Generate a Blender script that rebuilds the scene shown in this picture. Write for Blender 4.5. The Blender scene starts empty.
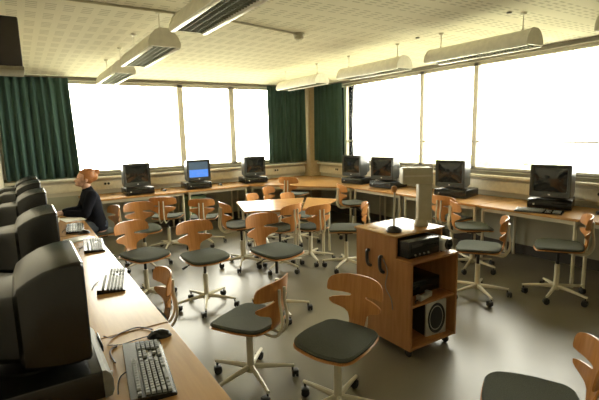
import bpy, bmesh, math, random
from mathutils import Vector, Matrix, noise
random.seed(4)
PI = math.pi
S = bpy.context.scene
COL = S.collection
R = math.radians

# ------------------------------------------------------------------ materials
def newmat(name):
    m = bpy.data.materials.new(name); m.use_nodes = True
    nt = m.node_tree; b = nt.nodes['Principled BSDF']
    return m, nt, b

def noise_col(nt, b, c1, c2, scale=8.0, stretch=(1, 1, 1), detail=3, lo=.35, hi=.65, bump=0, bdist=.002):
    tc = nt.nodes.new('ShaderNodeTexCoord'); mp = nt.nodes.new('ShaderNodeMapping')
    mp.inputs['Scale'].default_value = stretch
    n = nt.nodes.new('ShaderNodeTexNoise'); n.inputs['Scale'].default_value = scale; n.inputs['Detail'].default_value = detail
    r = nt.nodes.new('ShaderNodeValToRGB')
    r.color_ramp.elements[0].position = lo; r.color_ramp.elements[1].position = hi
    r.color_ramp.elements[0].color = (*c1, 1); r.color_ramp.elements[1].color = (*c2, 1)
    L = nt.links
    L.new(tc.outputs['Object'], mp.inputs['Vector']); L.new(mp.outputs[0], n.inputs['Vector'])
    L.new(n.outputs['Fac'], r.inputs['Fac']); L.new(r.outputs['Color'], b.inputs['Base Color'])
    if bump:
        bp = nt.nodes.new('ShaderNodeBump'); bp.inputs['Strength'].default_value = bump; bp.inputs['Distance'].default_value = bdist
        L.new(n.outputs['Fac'], bp.inputs['Height']); L.new(bp.outputs[0], b.inputs['Normal'])
    return n, r

def simple(name, c, rough=.5, metal=0, c2=None, scale=20, stretch=(1, 1, 1), bump=0, spec=.5, coat=0):
    m, nt, b = newmat(name)
    b.inputs['Roughness'].default_value = rough; b.inputs['Metallic'].default_value = metal
    b.inputs['Specular IOR Level'].default_value = spec
    if coat: b.inputs['Coat Weight'].default_value = coat; b.inputs['Coat Roughness'].default_value = .28
    c2 = c2 or tuple(min(1, v * 1.12) for v in c)
    noise_col(nt, b, c, c2, scale, stretch, bump=bump)
    return m

M = {}
M['chair_ply'] = simple('chair_beech_ply', (.45, .185, .05), .32, c2=(.54, .25, .075), scale=6, stretch=(12, 1, 1))
M['ply_edge'] = M['chair_ply']
M['seat_fabric'] = simple('seat_fabric', (.078, .085, .070), .95, c2=(.10, .108, .09), scale=220, bump=.3, spec=.15)
M['cream_metal'] = simple('cream_painted_steel', (.60, .56, .42), .35, c2=(.64, .60, .46), scale=5)
M['black_plastic'] = simple('black_plastic', (.012, .012, .013), .4, c2=(.02, .02, .02))
M['desk_top'] = simple('desk_beech_laminate', (.42, .22, .075), .25, c2=(.48, .26, .085), scale=5, stretch=(9, 1, 1), spec=1.0)
M['desk_top_y'] = simple('desk_beech_laminate_lengthwise', (.42, .22, .075), .25, c2=(.48, .26, .085), scale=5, stretch=(9, .8, 1), spec=1.0)
M['desk_edge'] = simple('desk_edge_strip', (.42, .22, .09), .45)
M['trolley_wood'] = simple('trolley_wood', (.33, .145, .045), .4, c2=(.40, .19, .065), scale=4, stretch=(1, 9, 1))
M['crt_dark'] = simple('dark_monitor_plastic', (.007, .0075, .0065), .27, c2=(.010, .011, .009), scale=60, spec=.5)
M['crt_grey'] = simple('grey_bezel_plastic', (.16, .165, .15), .4, c2=(.19, .195, .18), scale=60)
M['crt_charcoal'] = simple('charcoal_monitor_plastic', (.036, .039, .035), .30, c2=(.045, .049, .044), scale=60)
M['screen'] = simple('dark_screen_glass', (.012, .014, .013), .06, spec=.6)
M['beige_plastic'] = simple('beige_plastic', (.40, .36, .25), .45, c2=(.44, .40, .28))
M['key_grey'] = simple('grey_key_plastic', (.22, .23, .21), .5)
M['paper'] = simple('white_paper', (.80, .78, .72), .7, c2=(.84, .82, .76))
M['wall'] = simple('cream_wall_paint', (.60, .55, .43), .7, c2=(.63, .58, .46), scale=3)
M['wall_low'] = simple('grey_green_wall_paint', (.36, .36, .28), .6, c2=(.40, .40, .32), scale=3)
M['sill'] = simple('cream_sill', (.70, .64, .50), .4)
M['frame'] = simple('window_frame_paint', (.50, .46, .36), .45)
M['dark_frame'] = simple('dark_window_rail', (.17, .15, .10), .5)
M['pillar'] = simple('tan_pillar_paint', (.45, .35, .21), .6)
M['lamp_white'] = simple('lamp_housing_white', (.72, .69, .58), .4)
M['lamp_lip'] = simple('lamp_reflector_lip', (.86, .85, .80), .3)
M['louver'] = simple('lamp_louvre', (.16, .17, .12), .35, c2=(.2, .21, .15))
M['brown_cable'] = simple('brown_cable', (.10, .055, .03), .5)
M['jeans'] = simple('denim', (.05, .065, .09), .9, c2=(.09, .11, .14), scale=120)
M['sweater'] = simple('navy_knit', (.010, .011, .016), .95, c2=(.018, .019, .026), scale=150, bump=.4, spec=.1)
M['skin'] = simple('skin', (.66, .37, .25), .5, c2=(.70, .41, .28), scale=12)
M['hair'] = simple('auburn_hair', (.30, .10, .025), .45, c2=(.48, .20, .06), scale=40, stretch=(1, 1, 6), bump=.6)
M['shoe'] = simple('dark_shoe', (.02, .018, .016), .5)
M['eye'] = simple('eye_dark', (.02, .02, .02), .2)
M['lips'] = simple('lips', (.45, .16, .13), .5)
M['silver'] = simple('silver_plastic', (.55, .55, .50), .3, metal=.3)
M['green_box'] = simple('green_painted_panel', (.14, .23, .12), .55, c2=(.16, .26, .14))
M['badge'] = simple('pale_badge', (.6, .6, .55), .3)
M['skirting'] = simple('dark_skirting', (.05, .045, .035), .5)
M['field'] = simple('pale_field', (.55, .55, .36), .9, c2=(.62, .60, .42), scale=.05)
M['leaf'] = simple('hedge_leaf', (.16, .2, .06), .9, c2=(.26, .28, .1), scale=3)
M['wall_box'] = simple('dark_brown_case', (.030, .024, .018), .6)
M['speaker_cone'] = simple('speaker_cone', (.02, .02, .02), .6)

# curtain
m, nt, b = newmat('green_curtain'); b.inputs['Roughness'].default_value = .85
noise_col(nt, b, (.026, .062, .050), (.045, .095, .080), 4, (6, 6, .4))
M['curtain'] = m
# floor linoleum
m, nt, b = newmat('linoleum_floor'); b.inputs['Roughness'].default_value = .38
n, r = noise_col(nt, b, (.138, .122, .082), (.172, .154, .108), 1.6, detail=8, lo=.3, hi=.7)
n2 = nt.nodes.new('ShaderNodeTexNoise'); n2.inputs['Scale'].default_value = 2.5
mr = nt.nodes.new('ShaderNodeMapRange'); mr.inputs['To Min'].default_value = .28; mr.inputs['To Max'].default_value = .42
nt.links.new(n2.outputs['Fac'], mr.inputs['Value']); nt.links.new(mr.outputs[0], b.inputs['Roughness'])
M['floor'] = m
# ceiling: perforated acoustic boards
m, nt, b = newmat('perforated_ceiling'); b.inputs['Roughness'].default_value = .8
L = nt.links
tc = nt.nodes.new('ShaderNodeTexCoord'); sep = nt.nodes.new('ShaderNodeSeparateXYZ'); L.new(tc.outputs['Object'], sep.inputs[0])
def mth(op, a, bb=None, c=None):
    nn = nt.nodes.new('ShaderNodeMath'); nn.operation = op
    for i, v in enumerate((a, bb, c)):
        if v is None: continue
        if isinstance(v, (int, float)): nn.inputs[i].default_value = v
        else: L.new(v, nn.inputs[i])
    return nn.outputs[0]
def tri(v, period):   # distance to centre of cell, 0..0.5
    f = mth('FRACT', mth('DIVIDE', v, period)); return mth('ABSOLUTE', mth('SUBTRACT', f, .5))
dx = mth('LESS_THAN', tri(sep.outputs[0], .12), .30); dy = mth('LESS_THAN', tri(sep.outputs[1], .05), .22)
px_ = mth('LESS_THAN', tri(sep.outputs[0], .60), .49); py_ = mth('LESS_THAN', tri(sep.outputs[1], .30), .38)
hole = mth('MULTIPLY', mth('MULTIPLY', dx, dy), mth('MULTIPLY', px_, py_))
mix = nt.nodes.new('ShaderNodeMixRGB'); mix.inputs[1].default_value = (.77, .73, .60, 1); mix.inputs[2].default_value = (.54, .505, .395, 1)
L.new(hole, mix.inputs[0]); L.new(mix.outputs[0], b.inputs['Base Color'])
M['ceiling'] = m
# glass: clear with a faint reflection
m, nt, b = newmat('window_glass'); nt.nodes.remove(b)
out = nt.nodes['Material Output']; tr = nt.nodes.new('ShaderNodeBsdfTransparent'); gl = nt.nodes.new('ShaderNodeBsdfGlossy')
gl.inputs['Roughness'].default_value = .02; fr = nt.nodes.new('ShaderNodeFresnel'); fr.inputs['IOR'].default_value = 1.3
mx = nt.nodes.new('ShaderNodeMixShader'); nt.links.new(fr.outputs[0], mx.inputs[0]); nt.links.new(tr.outputs[0], mx.inputs[1])
nt.links.new(gl.outputs[0], mx.inputs[2]); nt.links.new(mx.outputs[0], out.inputs['Surface'])
M['glass'] = m
def emis(name, c, s):
    m, nt, b = newmat(name); b.inputs['Base Color'].default_value = (.01, .01, .01, 1); b.inputs['Roughness'].default_value = .1
    b.inputs['Emission Color'].default_value = (*c, 1); b.inputs['Emission Strength'].default_value = s
    return m
M['scr_blue'] = emis('lit_screen_blue', (.10, .30, .85), 1.0)
M['scr_dim'] = emis('lit_screen_picture', (.16, .24, .30), .5)

# ------------------------------------------------------------------ mesh helpers
class MB:
    def __init__(s): s.bm = bmesh.new()
    def _x(s, vs, M_):
        if M_ is not None: bmesh.ops.transform(s.bm, matrix=M_, verts=vs)
    def box(s, c, d, bev=0, mat=None, seg=2):
        r = bmesh.ops.create_cube(s.bm, size=1); vs = r['verts']
        bmesh.ops.scale(s.bm, vec=Vector(d), verts=vs); bmesh.ops.translate(s.bm, vec=Vector(c), verts=vs)
        if bev:
            es = list({e for v in vs for e in v.link_edges})
            rr = bmesh.ops.bevel(s.bm, geom=es, offset=bev, segments=seg, profile=.5, affect='EDGES')
            vs = list({v for f in rr['faces'] for v in f.verts} | {v for v in vs if v.is_valid})
        s._x(vs, mat); return vs
    def loft(s, rings, cap=True, closed=True):
        RR = [[s.bm.verts.new(p) for p in r] for r in rings]; n = len(rings[0])
        for a, b_ in zip(RR[:-1], RR[1:]):
            for i in range(n if closed else n - 1):
                j = (i + 1) % n
                try: s.bm.faces.new((a[i], a[j], b_[j], b_[i]))
                except ValueError: pass
        if cap and closed:
            s.bm.faces.new(RR[0][::-1]); s.bm.faces.new(RR[-1])
        return [v for r in RR for v in r]
    def tube(s, pts, rad, n=8, caps=True):
        pts = [Vector(p) for p in pts]; rings = []
        if not isinstance(rad, (list, tuple)): rad = [rad] * len(pts)
        up = None
        for i, p in enumerate(pts):
            t = (pts[min(i + 1, len(pts) - 1)] - pts[max(i - 1, 0)]).normalized()
            if up is None:
                up = Vector((0, 0, 1)) if abs(t.z) < .9 else Vector((1, 0, 0))
            x = t.cross(up)
            if x.length < 1e-4: x = t.orthogonal()
            x.normalize(); y = x.cross(t).normalized(); up = y
            rings.append([p + (x * math.cos(2*PI*k/n) + y * math.sin(2*PI*k/n)) * rad[i] for k in range(n)])
        return s.loft(rings, caps)
    def lathe(s, prof, c=(0, 0, 0), n=24, axis='Z', mat=None):
        rings = []
        for r, h in prof:
            rings.append([Vector((r * math.cos(2*PI*k/n), r * math.sin(2*PI*k/n), h)) for k in range(n)])
        vs = s.loft(rings)
        if axis == 'X': s._x(vs, Matrix.Rotation(PI/2, 4, 'Y'))
        if axis == 'Y': s._x(vs, Matrix.Rotation(-PI/2, 4, 'X'))
        bmesh.ops.translate(s.bm, vec=Vector(c), verts=vs); s._x(vs, mat); return vs
    def prism(s, poly, z0, z1):
        return s.loft([[Vector((x, y, z0)) for x, y in poly], [Vector((x, y, z1)) for x, y in poly]])
    def sphere(s, c, r, sc=(1, 1, 1), n=16, mat=None):
        q = bmesh.ops.create_uvsphere(s.bm, u_segments=n, v_segments=max(6, n*2//3), radius=r); vs = q['verts']
        bmesh.ops.scale(s.bm, vec=Vector(sc), verts=vs); s._x(vs, mat); bmesh.ops.translate(s.bm, vec=Vector(c), verts=vs); return vs
    def build(s, name, mat, parent=None, smooth=True, loc=None, ang=35):
        bmesh.ops.recalc_face_normals(s.bm, faces=s.bm.faces)
        me = bpy.data.meshes.new(name); s.bm.to_mesh(me); s.bm.free()
        for mm in (mat if isinstance(mat, (list, tuple)) else [mat]): me.materials.append(mm)
        if smooth:
            me.polygons.foreach_set('use_smooth', [True] * len(me.polygons))
            me.set_sharp_from_angle(angle=R(ang))
        o = bpy.data.objects.new(name, me); COL.objects.link(o)
        if parent is not None: o.parent = parent
        if loc is not None: o.location = loc
        return o

def tag(o, label=None, cat=None, group=None, kind=None):
    if label: o['label'] = label
    if cat: o['category'] = cat
    if group: o['group'] = group
    if kind: o['kind'] = kind
    return o
def empty(name, loc=(0, 0, 0), rz=0):
    o = bpy.data.objects.new(name, None); COL.objects.link(o); o.location = loc; o.rotation_euler = (0, 0, rz)
    o.empty_display_size = .1
    return o
def struct(o): o['kind'] = 'structure'; return o
def copy_tree(o, parent=None):
    c = o.copy(); COL.objects.link(c); c.parent = parent
    for ch in list(o.children): copy_tree(ch, c)
    return c
def smoothpath(pts, n=6):
    P = [Vector(p) for p in pts]; out = []
    for i in range(len(P) - 1):
        p0, p1, p2, p3 = P[max(i-1, 0)], P[i], P[i+1], P[min(i+2, len(P)-1)]
        for k in range(n):
            t = k / n
            out.append(.5 * ((2*p1) + (-p0+p2)*t + (2*p0-5*p1+4*p2-p3)*t*t + (-p0+3*p1-3*p2+p3)*t**3))
    out.append(P[-1]); return out
def bx(name, c, d, mat, parent=None, bev=0.0):
    b = MB(); b.box(c, d, bev); return b.build(name, mat, parent, smooth=bev > 0)

# ------------------------------------------------------------------ the room
X0, X1, Y0, Y1, ZC = -.24, 5.40, -1.2, 7.83, 2.59
T = .25
SILL, HEAD = 1.05, 2.54
struct(bx('floor', ((X0+X1)/2, (Y0+Y1)/2, -.05), (X1-X0+2*T, Y1-Y0+2*T, .1), M['floor']))
struct(bx('ceiling', ((X0+X1)/2, (Y0+Y1)/2, ZC+.05), (X1-X0+2*T, Y1-Y0+2*T, .1), M['ceiling']))
def box_mm(b, x0, x1, y0, y1, z0, z1): b.box(((x0+x1)/2, (y0+y1)/2, (z0+z1)/2), (x1-x0, y1-y0, z1-z0))
# back wall (towards +Y) with opening 0.1 .. 5.05
b = MB(); wa0, wa1 = .05, 5.0
box_mm(b, X0-T, X1+T, Y1, Y1+T, .72, SILL); box_mm(b, X0-T, X1+T, Y1, Y1+T, HEAD, ZC)
box_mm(b, X0-T, wa0, Y1, Y1+T, SILL, HEAD); box_mm(b, wa1, X1+T, Y1, Y1+T, SILL, HEAD)
struct(b.build('wall_back', M['wall'], smooth=False))
struct(bx('wall_back_lower', ((X0+X1)/2, Y1+T/2, .36), (X1-X0+2*T, T, .72), M['wall_low']))
# right wall (x = X1) with opening y 2.24 .. 7.45
wb0, wb1 = 2.17, 7.4
b = MB()
box_mm(b, X1, X1+T, Y0-T, Y1, .72, SILL); box_mm(b, X1, X1+T, Y0-T, Y1, HEAD, ZC)
box_mm(b, X1, X1+T, Y0-T, wb0, SILL, HEAD); box_mm(b, X1, X1+T, wb1, Y1, SILL, HEAD)
struct(b.build('wall_right', M['wall'], smooth=False))
struct(bx('wall_right_lower', (X1+T/2, (Y0+Y1)/2-.125, .36), (T, Y1-Y0+T, .72), M['wall_low']))
struct(bx('wall_left', (X0-T/2, (Y0+Y1)/2, ZC/2), (T, Y1-Y0, ZC), M['wall']))
struct(bx('wall_front', ((X0+X1)/2, Y0-T/2, ZC/2), (X1-X0+T*2, T, ZC), M['wall']))
# windows: frame (structure) > pane
def window(k, along, a0, a1, w0, transom):
    """along 'x' = in back wall, 'y' = in right wall. a0,a1 opening extents"""
    def P(a, d, z): return (a, Y1 + d, z) if along == 'x' else (X1 + d, a, z)
    def D(a, d, z): return (a, d, z) if along == 'x' else (d, a, z)
    f = MB(); t = .045
    f.box(P((a0+a1)/2, .09, SILL+t/2), D(a1-a0, .07, t)); f.box(P((a0+a1)/2, .09, HEAD-t/2), D(a1-a0, .07, t))
    f.box(P(a0+w0/2, .09, (SILL+HEAD)/2), D(w0, .07, HEAD-SILL)); f.box(P(a1-w0/2, .09, (SILL+HEAD)/2), D(w0, .07, HEAD-SILL))
    fo = struct(f.build('window_%d' % k, M['frame'], smooth=False))
    g = MB(); g.box(P((a0+a1)/2, .09, (SILL+HEAD)/2), D(a1-a0-2*w0, .008, HEAD-SILL-2*t))
    g.build('pane', M['glass'], fo, smooth=False)
    if transom:
        r = MB(); r.box(P((a0+a1)/2, .09, 1.445), D(a1-a0-2*w0, .04, .022)); r.build('transom_rail', M['frame'], fo, smooth=False)
    d = MB(); d.box(P((a0+a1)/2, .04, SILL+.012), D(a1-a0, .05, .024)); d.build('bottom_rail', M['dark_frame'], fo, smooth=False)
k = 1
for a0, a1 in ((wa0, 2.54), (2.54, 3.54), (3.54, wa1)): window(k, 'x', a0, a1, .05, False); k += 1
for a0, a1 in ((wb0, 3.90), (3.90, 4.87), (4.87, 6.80), (6.80, wb1)): window(k, 'y', a0, a1, .035, a1 < 6.9); k += 1
# sill ledges, skirting, cable trunking, head rail
struct(bx('trim_1', (2.58, Y1-.05, .985), (5.64, .10, .035), M['sill'], bev=.006))
struct(bx('trim_2', (X1-.05, 3.27, .985), (.10, 8.93, .035), M['sill'], bev=.006))
struct(bx('trim_3', (2.58, Y1-.012, 1.025), (5.64, .024, .045), M['dark_frame']))
struct(bx('trim_4', (X1-.012, 3.3, 1.025), (.024, 8.9, .045), M['dark_frame']))
struct(bx('trim_5', (2.58, Y1-.02, 2.565), (5.64, .04, .05), M['dark_frame']))
struct(bx('trim_6', (X1-.02, 3.3, 2.565), (.04, 8.9, .05), M['dark_frame']))
struct(bx('trim_7', (2.58, Y1-.02, .855), (5.64, .04, .14), M['sill'], bev=.006))
struct(bx('trim_8', (X1-.02, 3.3, .855), (.04, 8.9, .14), M['sill'], bev=.006))
struct(bx('baseboard_back', (2.58, Y1-.01, .06), (5.64, .02, .12), M['skirting']))
struct(bx('baseboard_right', (X1-.01, 3.3, .06), (.02, 9.0, .12), M['skirting']))
struct(bx('baseboard_left', (X0+.01, 3.3, .06), (.02, 9.0, .12), M['skirting']))
struct(bx('wall_corner', (5.27, 7.70, (ZC+.0)/2+.0), (.26, .26, ZC), M['pillar'], bev=.01))

# land outside
g = bx('ground', (22, 26, -3.6), (90, 90, .2), M['field']); struct(g)

# ------------------------------------------------------------------ curtains
def curtain(p0, p1, n_in, label, seed, zb=1.03, zt=2.555, flare=0.0):
    rnd = random.Random(seed); b = MB(); p0 = Vector((*p0, 0)); p1 = Vector((*p1, 0)); t = (p1 - p0); Ln = t.length; t.normalize()
    nr = Vector((n_in[0], n_in[1], 0)); NU = int(Ln * 110); NV = 10
    ph = [rnd.uniform(0, 6) for _ in range(4)]
    front = []; back = []
    def pt(i, j, off):
        u = i / NU * Ln; v = j / NV
        amp = .022 + .016 * v
        w = amp * math.sin(u * 2*PI/.115 + ph[0] + .8*math.sin(u*5+ph[1]) + .25*v) + .010 * math.sin(u * 2*PI/.05 + ph[2]) * (.4 + .6*v)
        uu = u + flare * v * (u / Ln)
        return p0 + t * uu + nr * (w + off) + Vector((0, 0, zt + (zb - zt) * v + (.004 * math.sin(u*30)) * v))
    G = [[b.bm.verts.new(pt(i, j, 0)) for j in range(NV+1)] for i in range(NU+1)]
    H = [[b.bm.verts.new(pt(i, j, .004)) for j in range(NV+1)] for i in range(NU+1)]
    for A, fl in ((G, 0), (H, 1)):
        for i in range(NU):
            for j in range(NV):
                q = (A[i][j], A[i+1][j], A[i+1][j+1], A[i][j+1]); b.bm.faces.new(q if fl else q[::-1])
    for j in range(NV):
        b.bm.faces.new((G[0][j], H[0][j], H[0][j+1], G[0][j+1])); b.bm.faces.new((G[NU][j+1], H[NU][j+1], H[NU][j], G[NU][j]))
    for i in range(NU):
        b.bm.faces.new((G[i][NV], G[i+1][NV], H[i+1][NV], H[i][NV])); b.bm.faces.new((H[i][0], H[i+1][0], G[i+1][0], G[i][0]))
    root = empty('curtain', (0, 0, 0)); root.location = (p0 + p1) / 2
    o = b.build('curtain_cloth', M['curtain'], root, ang=180); o.location = -root.location
    r = MB(); c0 = p0 - t*.01 + nr*.0; c1 = p1 + t*.01
    r.tube([c0 + Vector((0, 0, zt+.012)), c1 + Vector((0, 0, zt+.012))], .012); q = r.build('curtain_rail', M['dark_frame'], root); q.location = -root.location
    tag(root, label, 'curtain', 'dark green window curtains')
curtain((-.20, 7.68), (.74, 7.68), (0, -1), 'wide dark green curtain hanging at the left end, behind the seated person', 1, flare=.04)
curtain((4.22, 7.68), (5.10, 7.68), (0, -1), 'dark green curtain on the left side of the tan corner pillar', 2, zb=1.04)
curtain((5.27, 7.55), (5.27, 6.69), (-1, 0), 'dark green curtain on the right side of the tan corner pillar', 3, zb=1.04)

# ------------------------------------------------------------------ ceiling lamps
def make_lamp(Ln):
    root = empty('ceiling_lamp')
    prof = [(-.115, 0), (-.118, .03), (-.100, .075), (-.066, .115), (-.03, .132), (.03, .132), (.066, .115), (.100, .075), (.118, .03), (.115, 0)]
    inner = [(-.092, 0), (-.096, .028), (-.085, .06), (-.05, .1), (-.02, .115), (.02, .115), (.05, .1), (.085, .06), (.096, .028), (.092, 0)]
    h = MB(); h.loft([[Vector((x, y, z)) for x, z in prof] + [Vector((x, y, z)) for x, z in inner[::-1]] for y in (-Ln/2, Ln/2)], cap=True)
    h.build('lamp_housing', M['lamp_white'], root)
    for s in (-1, 1):
        e = MB(); pr = [(x*1.04, z*1.04) for x, z in prof]
        e.loft([[Vector((x, s*Ln/2, z)) for x, z in pr], [Vector((x, s*(Ln/2+.014), z)) for x, z in pr]]); e.build('end_cap', M['lamp_white'], root)
        l = MB(); l.box((s*.104, 0, -.004), (.030, Ln, .012), .002); l.build('reflector_lip', M['lamp_lip'], root)
        rd = MB(); y = s*(Ln/2-.10); rd.tube([(0, y, .12), (0, y, .272)], .005); rd.lathe([(.0, .135), (.012, .135), (.008, .15), (.005, .16), (0, .16)], (0, y, 0), 12)
        rd.lathe([(.0, .258), (.02, .258), (.028, .278), (0, .279)], (0, y, 0), 14)
        rd.build('suspension_rod', M['lamp_white'], root)
    v = MB(); n = int(Ln/.035)
    for i in range(n): v.box((0, -Ln/2 + (i+.5)*Ln/n, .012), (.176, .002, .026))
    for x in (-.045, 0, .045): v.box((x, 0, .012), (.002, Ln-.01, .026))
    v.build('louvre', M['louver'], root, smooth=False)
    tb = MB(); tb.tube([(0, -Ln/2+.02, .055), (0, Ln/2-.02, .055)], .013, 10); tb.build('fluorescent_tube', M['louver'], root)
    return root
lp = make_lamp(1.05)
LP = [((1.01, 2.35), 'hanging lamp at the near end of the left row, nearest the viewer'),
      ((1.01, 3.95), 'middle hanging lamp of the three in the left row'),
      ((1.02, 5.52), 'farthest hanging lamp of the left row, near the back windows'),
      ((3.68, 1.05), 'hanging lamp only just showing at the right edge'),
      ((3.68, 2.62), 'large white hanging lamp in front of the right wall windows'),
      ((3.66, 4.05), 'second white hanging lamp of the right row, above the far right monitors'),
      ((3.64, 5.58), 'farthest hanging lamp of the right row, in front of the corner curtains')]
for i, ((x, y), lab) in enumerate(LP):
    o = lp if i == 0 else copy_tree(lp)
    o.location = (x, y, 2.31); tag(o, lab, 'ceiling lamp', 'white hanging louvre lamps')
# smoke detector with conduit
t = empty('smoke_detector', (2.39, 3.68, ZC))
b = MB(); b.lathe([(0, 0), (.055, 0), (.055, -.02), (.048, -.024), (.045, -.05), (.03, -.06), (0, -.06)]); b.build('detector_body', M['beige_plastic'], t)
b = MB(); b.lathe([(0, -.058), (.012, -.058), (.010, -.068), (0, -.068)], n=12); b.build('sensor_tip', M['lamp_white'], t)
tag(t, 'round pale detector fixed to the middle of the ceiling', 'detector')
b = MB(); b.tube([(.0, 3.46, ZC-.010), (1.0, 3.48, ZC-.010), (1.58, 3.50, ZC-.010), (2.33, 3.67, ZC-.010)], .009)
tag(b.build('cable_conduit', M['beige_plastic']), 'thin pale conduit running along the ceiling to the round detector', 'conduit')
for (x, y), lab in (((3.56, 2.25), 'tiny dark disc on the ceiling above the large right lamp'), ((3.62, 3.30), 'tiny dark disc on the ceiling between two right row lamps')):
    t = MB(); t.lathe([(0, 0), (.022, 0), (.02, -.012), (0, -.014)], (0, 0, 0), 14); o = t.build('ceiling_sensor', M['dark_frame']); o.location = (x, y, ZC)
    tag(o, lab, 'sensor')
# dark wall box high up left
t = empty('wall_mounted_box', (X0, 3.60, 2.115))
b = MB(); b.box((.16, 0, .155), (.32, .34, .31), .01); b.build('box_case', M['wall_box'], t)
b = MB(); b.box((.16, 0, -.012), (.33, .37, .024), .003); b.box((.01, 0, -.06), (.02, .36, .10)); b.build('shelf_bracket', M['dark_frame'], t)
tag(t, 'dark boxy unit mounted high on the left wall, in front of the curtain', 'wall box')

# ------------------------------------------------------------------ desks
DZ = .72
def desk(poly, legs, label, group, mat=None, parts_rail=None):
    cx = sum(p[0] for p in poly)/len(poly); cy = sum(p[1] for p in poly)/len(poly)
    root = empty('desk', (cx, cy, 0))
    P = [(x-cx, y-cy) for x, y in poly]
    b = MB(); b.prism(P, DZ-.026, DZ); 
    bmesh.ops.bevel(b.bm, geom=[e for e in b.bm.edges], offset=.004, segments=2, affect='EDGES')
    b.build('desktop', mat or M['desk_top'], root)
    b = MB(); L2 = [(x-cx, y-cy) for x, y in legs]
    n = len(L2)
    for i in range(n):
        p, q = L2[i], L2[(i+1) % n]
        d = Vector((q[0]-p[0], q[1]-p[1], 0)); l = d.length; a = math.atan2(d.y, d.x)
        b.box((0, 0, 0), (l, .022, .045), mat=Matrix.Translation(((p[0]+q[0])/2, (p[1]+q[1])/2, DZ-.026-.0225)) @ Matrix.Rotation(a, 4, 'Z'))
    b.build('under_frame', M['cream_metal'], root, smooth=False)
    for p in L2:
        b = MB(); b.tube([(p[0], p[1], .012), (p[0], p[1], DZ-.027)], .017, 12); b.lathe([(0, 0), (.02, 0), (.02, .014), (0, .014)], (p[0], p[1], 0), 12)
        b.build('leg', M['cream_metal'], root)
    tag(root, label, 'desk', group)
def rdesk(x0, x1, y0, y1, label, group, mat=None, i=.05):
    desk([(x0, y0), (x1, y0), (x1, y1), (x0, y1)], [(x0+i, y0+i), (x1-i, y0+i), (x1-i, y1-i), (x0+i, y1-i)], label, group, mat)
g = 'desks along the left wall'
rdesk(-.215, .541, .55, 2.10, 'beech desk in the near left corner under the closest keyboard', g, M['desk_top_y'])
rdesk(-.215, .541, 2.11, 4.02, 'middle beech desk of the left row, carrying the second keyboard', g, M['desk_top_y'])
rdesk(-.215, .541, 4.03, 6.0, 'far beech desk of the left row, where the person sits', g, M['desk_top_y'])
g = 'desks along the window walls'
yb = Y1-.045
rdesk(.72, 2.27, 7.04, yb, 'beech desk below the widest back window, directly right of the person', g)
rdesk(2.28, 3.43, 7.04, yb, 'beech desk below the back windows, carrying the blue screen monitor', g)
xb = X1-.045
desk([(3.44, yb), (3.44, 7.02), (3.75, 6.74), (4.44, 5.72), (4.58, 5.58), (xb, 5.58), (xb, 7.56), (5.13, 7.56), (5.13, yb)],
     [(3.50, 7.72), (3.50, 7.08), (4.62, 5.64), (5.30, 5.64), (5.08, 7.50)], 'beech corner desk with a diagonal front, in the far corner by the tan pillar', g)
rdesk(4.576, xb, 4.46, 5.57, 'beech desk on the right wall nearest the far corner desk', g, M['desk_top_y'])
rdesk(4.576, xb, 3.20, 4.45, 'beech desk on the right wall behind the beige device, second from the corner desk', g, M['desk_top_y'])
rdesk(4.576, xb, 2.05, 3.19, 'beech desk under the rightmost monitor', g, M['desk_top_y'])
rdesk(4.576, xb, .90, 2.04, 'beech desk running out of the photo at the right edge', g, M['desk_top_y'])
# centre tables
g = 'trapezoid tables in the middle of the room'
desk([(2.20, 4.68), (2.80, 4.38), (3.35, 5.13), (2.44, 5.45)], [(2.39, 4.68), (2.79, 4.50), (3.20, 5.09), (2.48, 5.33)], 'trapezoid centre table whose top shines white in the window light', g)
desk([(2.83, 4.38), (3.14, 4.36), (3.62, 4.72), (3.39, 5.12)], [(2.98, 4.80), (3.30, 4.60), (3.50, 4.74), (3.37, 4.99)], 'tan trapezoid centre table joined to the right of the white shining one', g)

# ------------------------------------------------------------------ chairs
def rounded_sq(hw_f, hw_b, hd, r, n=6, bulge=.012):
    """front at -y, back at +y"""
    pts = []
    for (sx, sy) in ((1, 1), (-1, 1), (-1, -1), (1, -1)):
        hw = hw_b if sy > 0 else hw_f
        cx, cy = sx*(hw-r), sy*(hd-r); a0 = {(1, 1): 0, (-1, 1): PI/2, (-1, -1): PI, (1, -1): 1.5*PI}[(sx, sy)]
        for k in range(n+1):
            a = a0 + PI/2*k/n; pts.append(Vector((cx + r*math.cos(a), cy + r*math.sin(a), 0)))
    out = []
    for i, p in enumerate(pts):
        q = pts[(i+1) % len(pts)]; out.append(p)
        if (q-p).length > .1:
            nrm = Vector((q.y-p.y, -(q.x-p.x), 0)).normalized()
            for k in (1, 2, 3): 
                t = k/4; out.append(p.lerp(q, t) + nrm*bulge*math.sin(PI*t))
    return out
def seat_z(x, y):    # saddle of the seat: front edge falls, sides rise a little
    z = .25 * x * x
    if y < -.08: z -= .9 * (y + .08)**2
    if y > .12: z += 1.2 * (y - .12)**2
    return z
def slab(outline, z0, z1, rim=.006):
    rings = []
    def ring(s, z): return [Vector((p.x*s, p.y*s, z + seat_z(p.x*s, p.y*s))) for p in outline]
    rings += [ring(.02, z0)] + [ring(s, z0) for s in (.35, .7, .96)] + [ring(1.0, z0+rim), ring(1.0, z1-rim)] + [ring(s, z1) for s in (.96, .7, .35, .02)]
    b = MB(); b.loft(rings); return b
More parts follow.
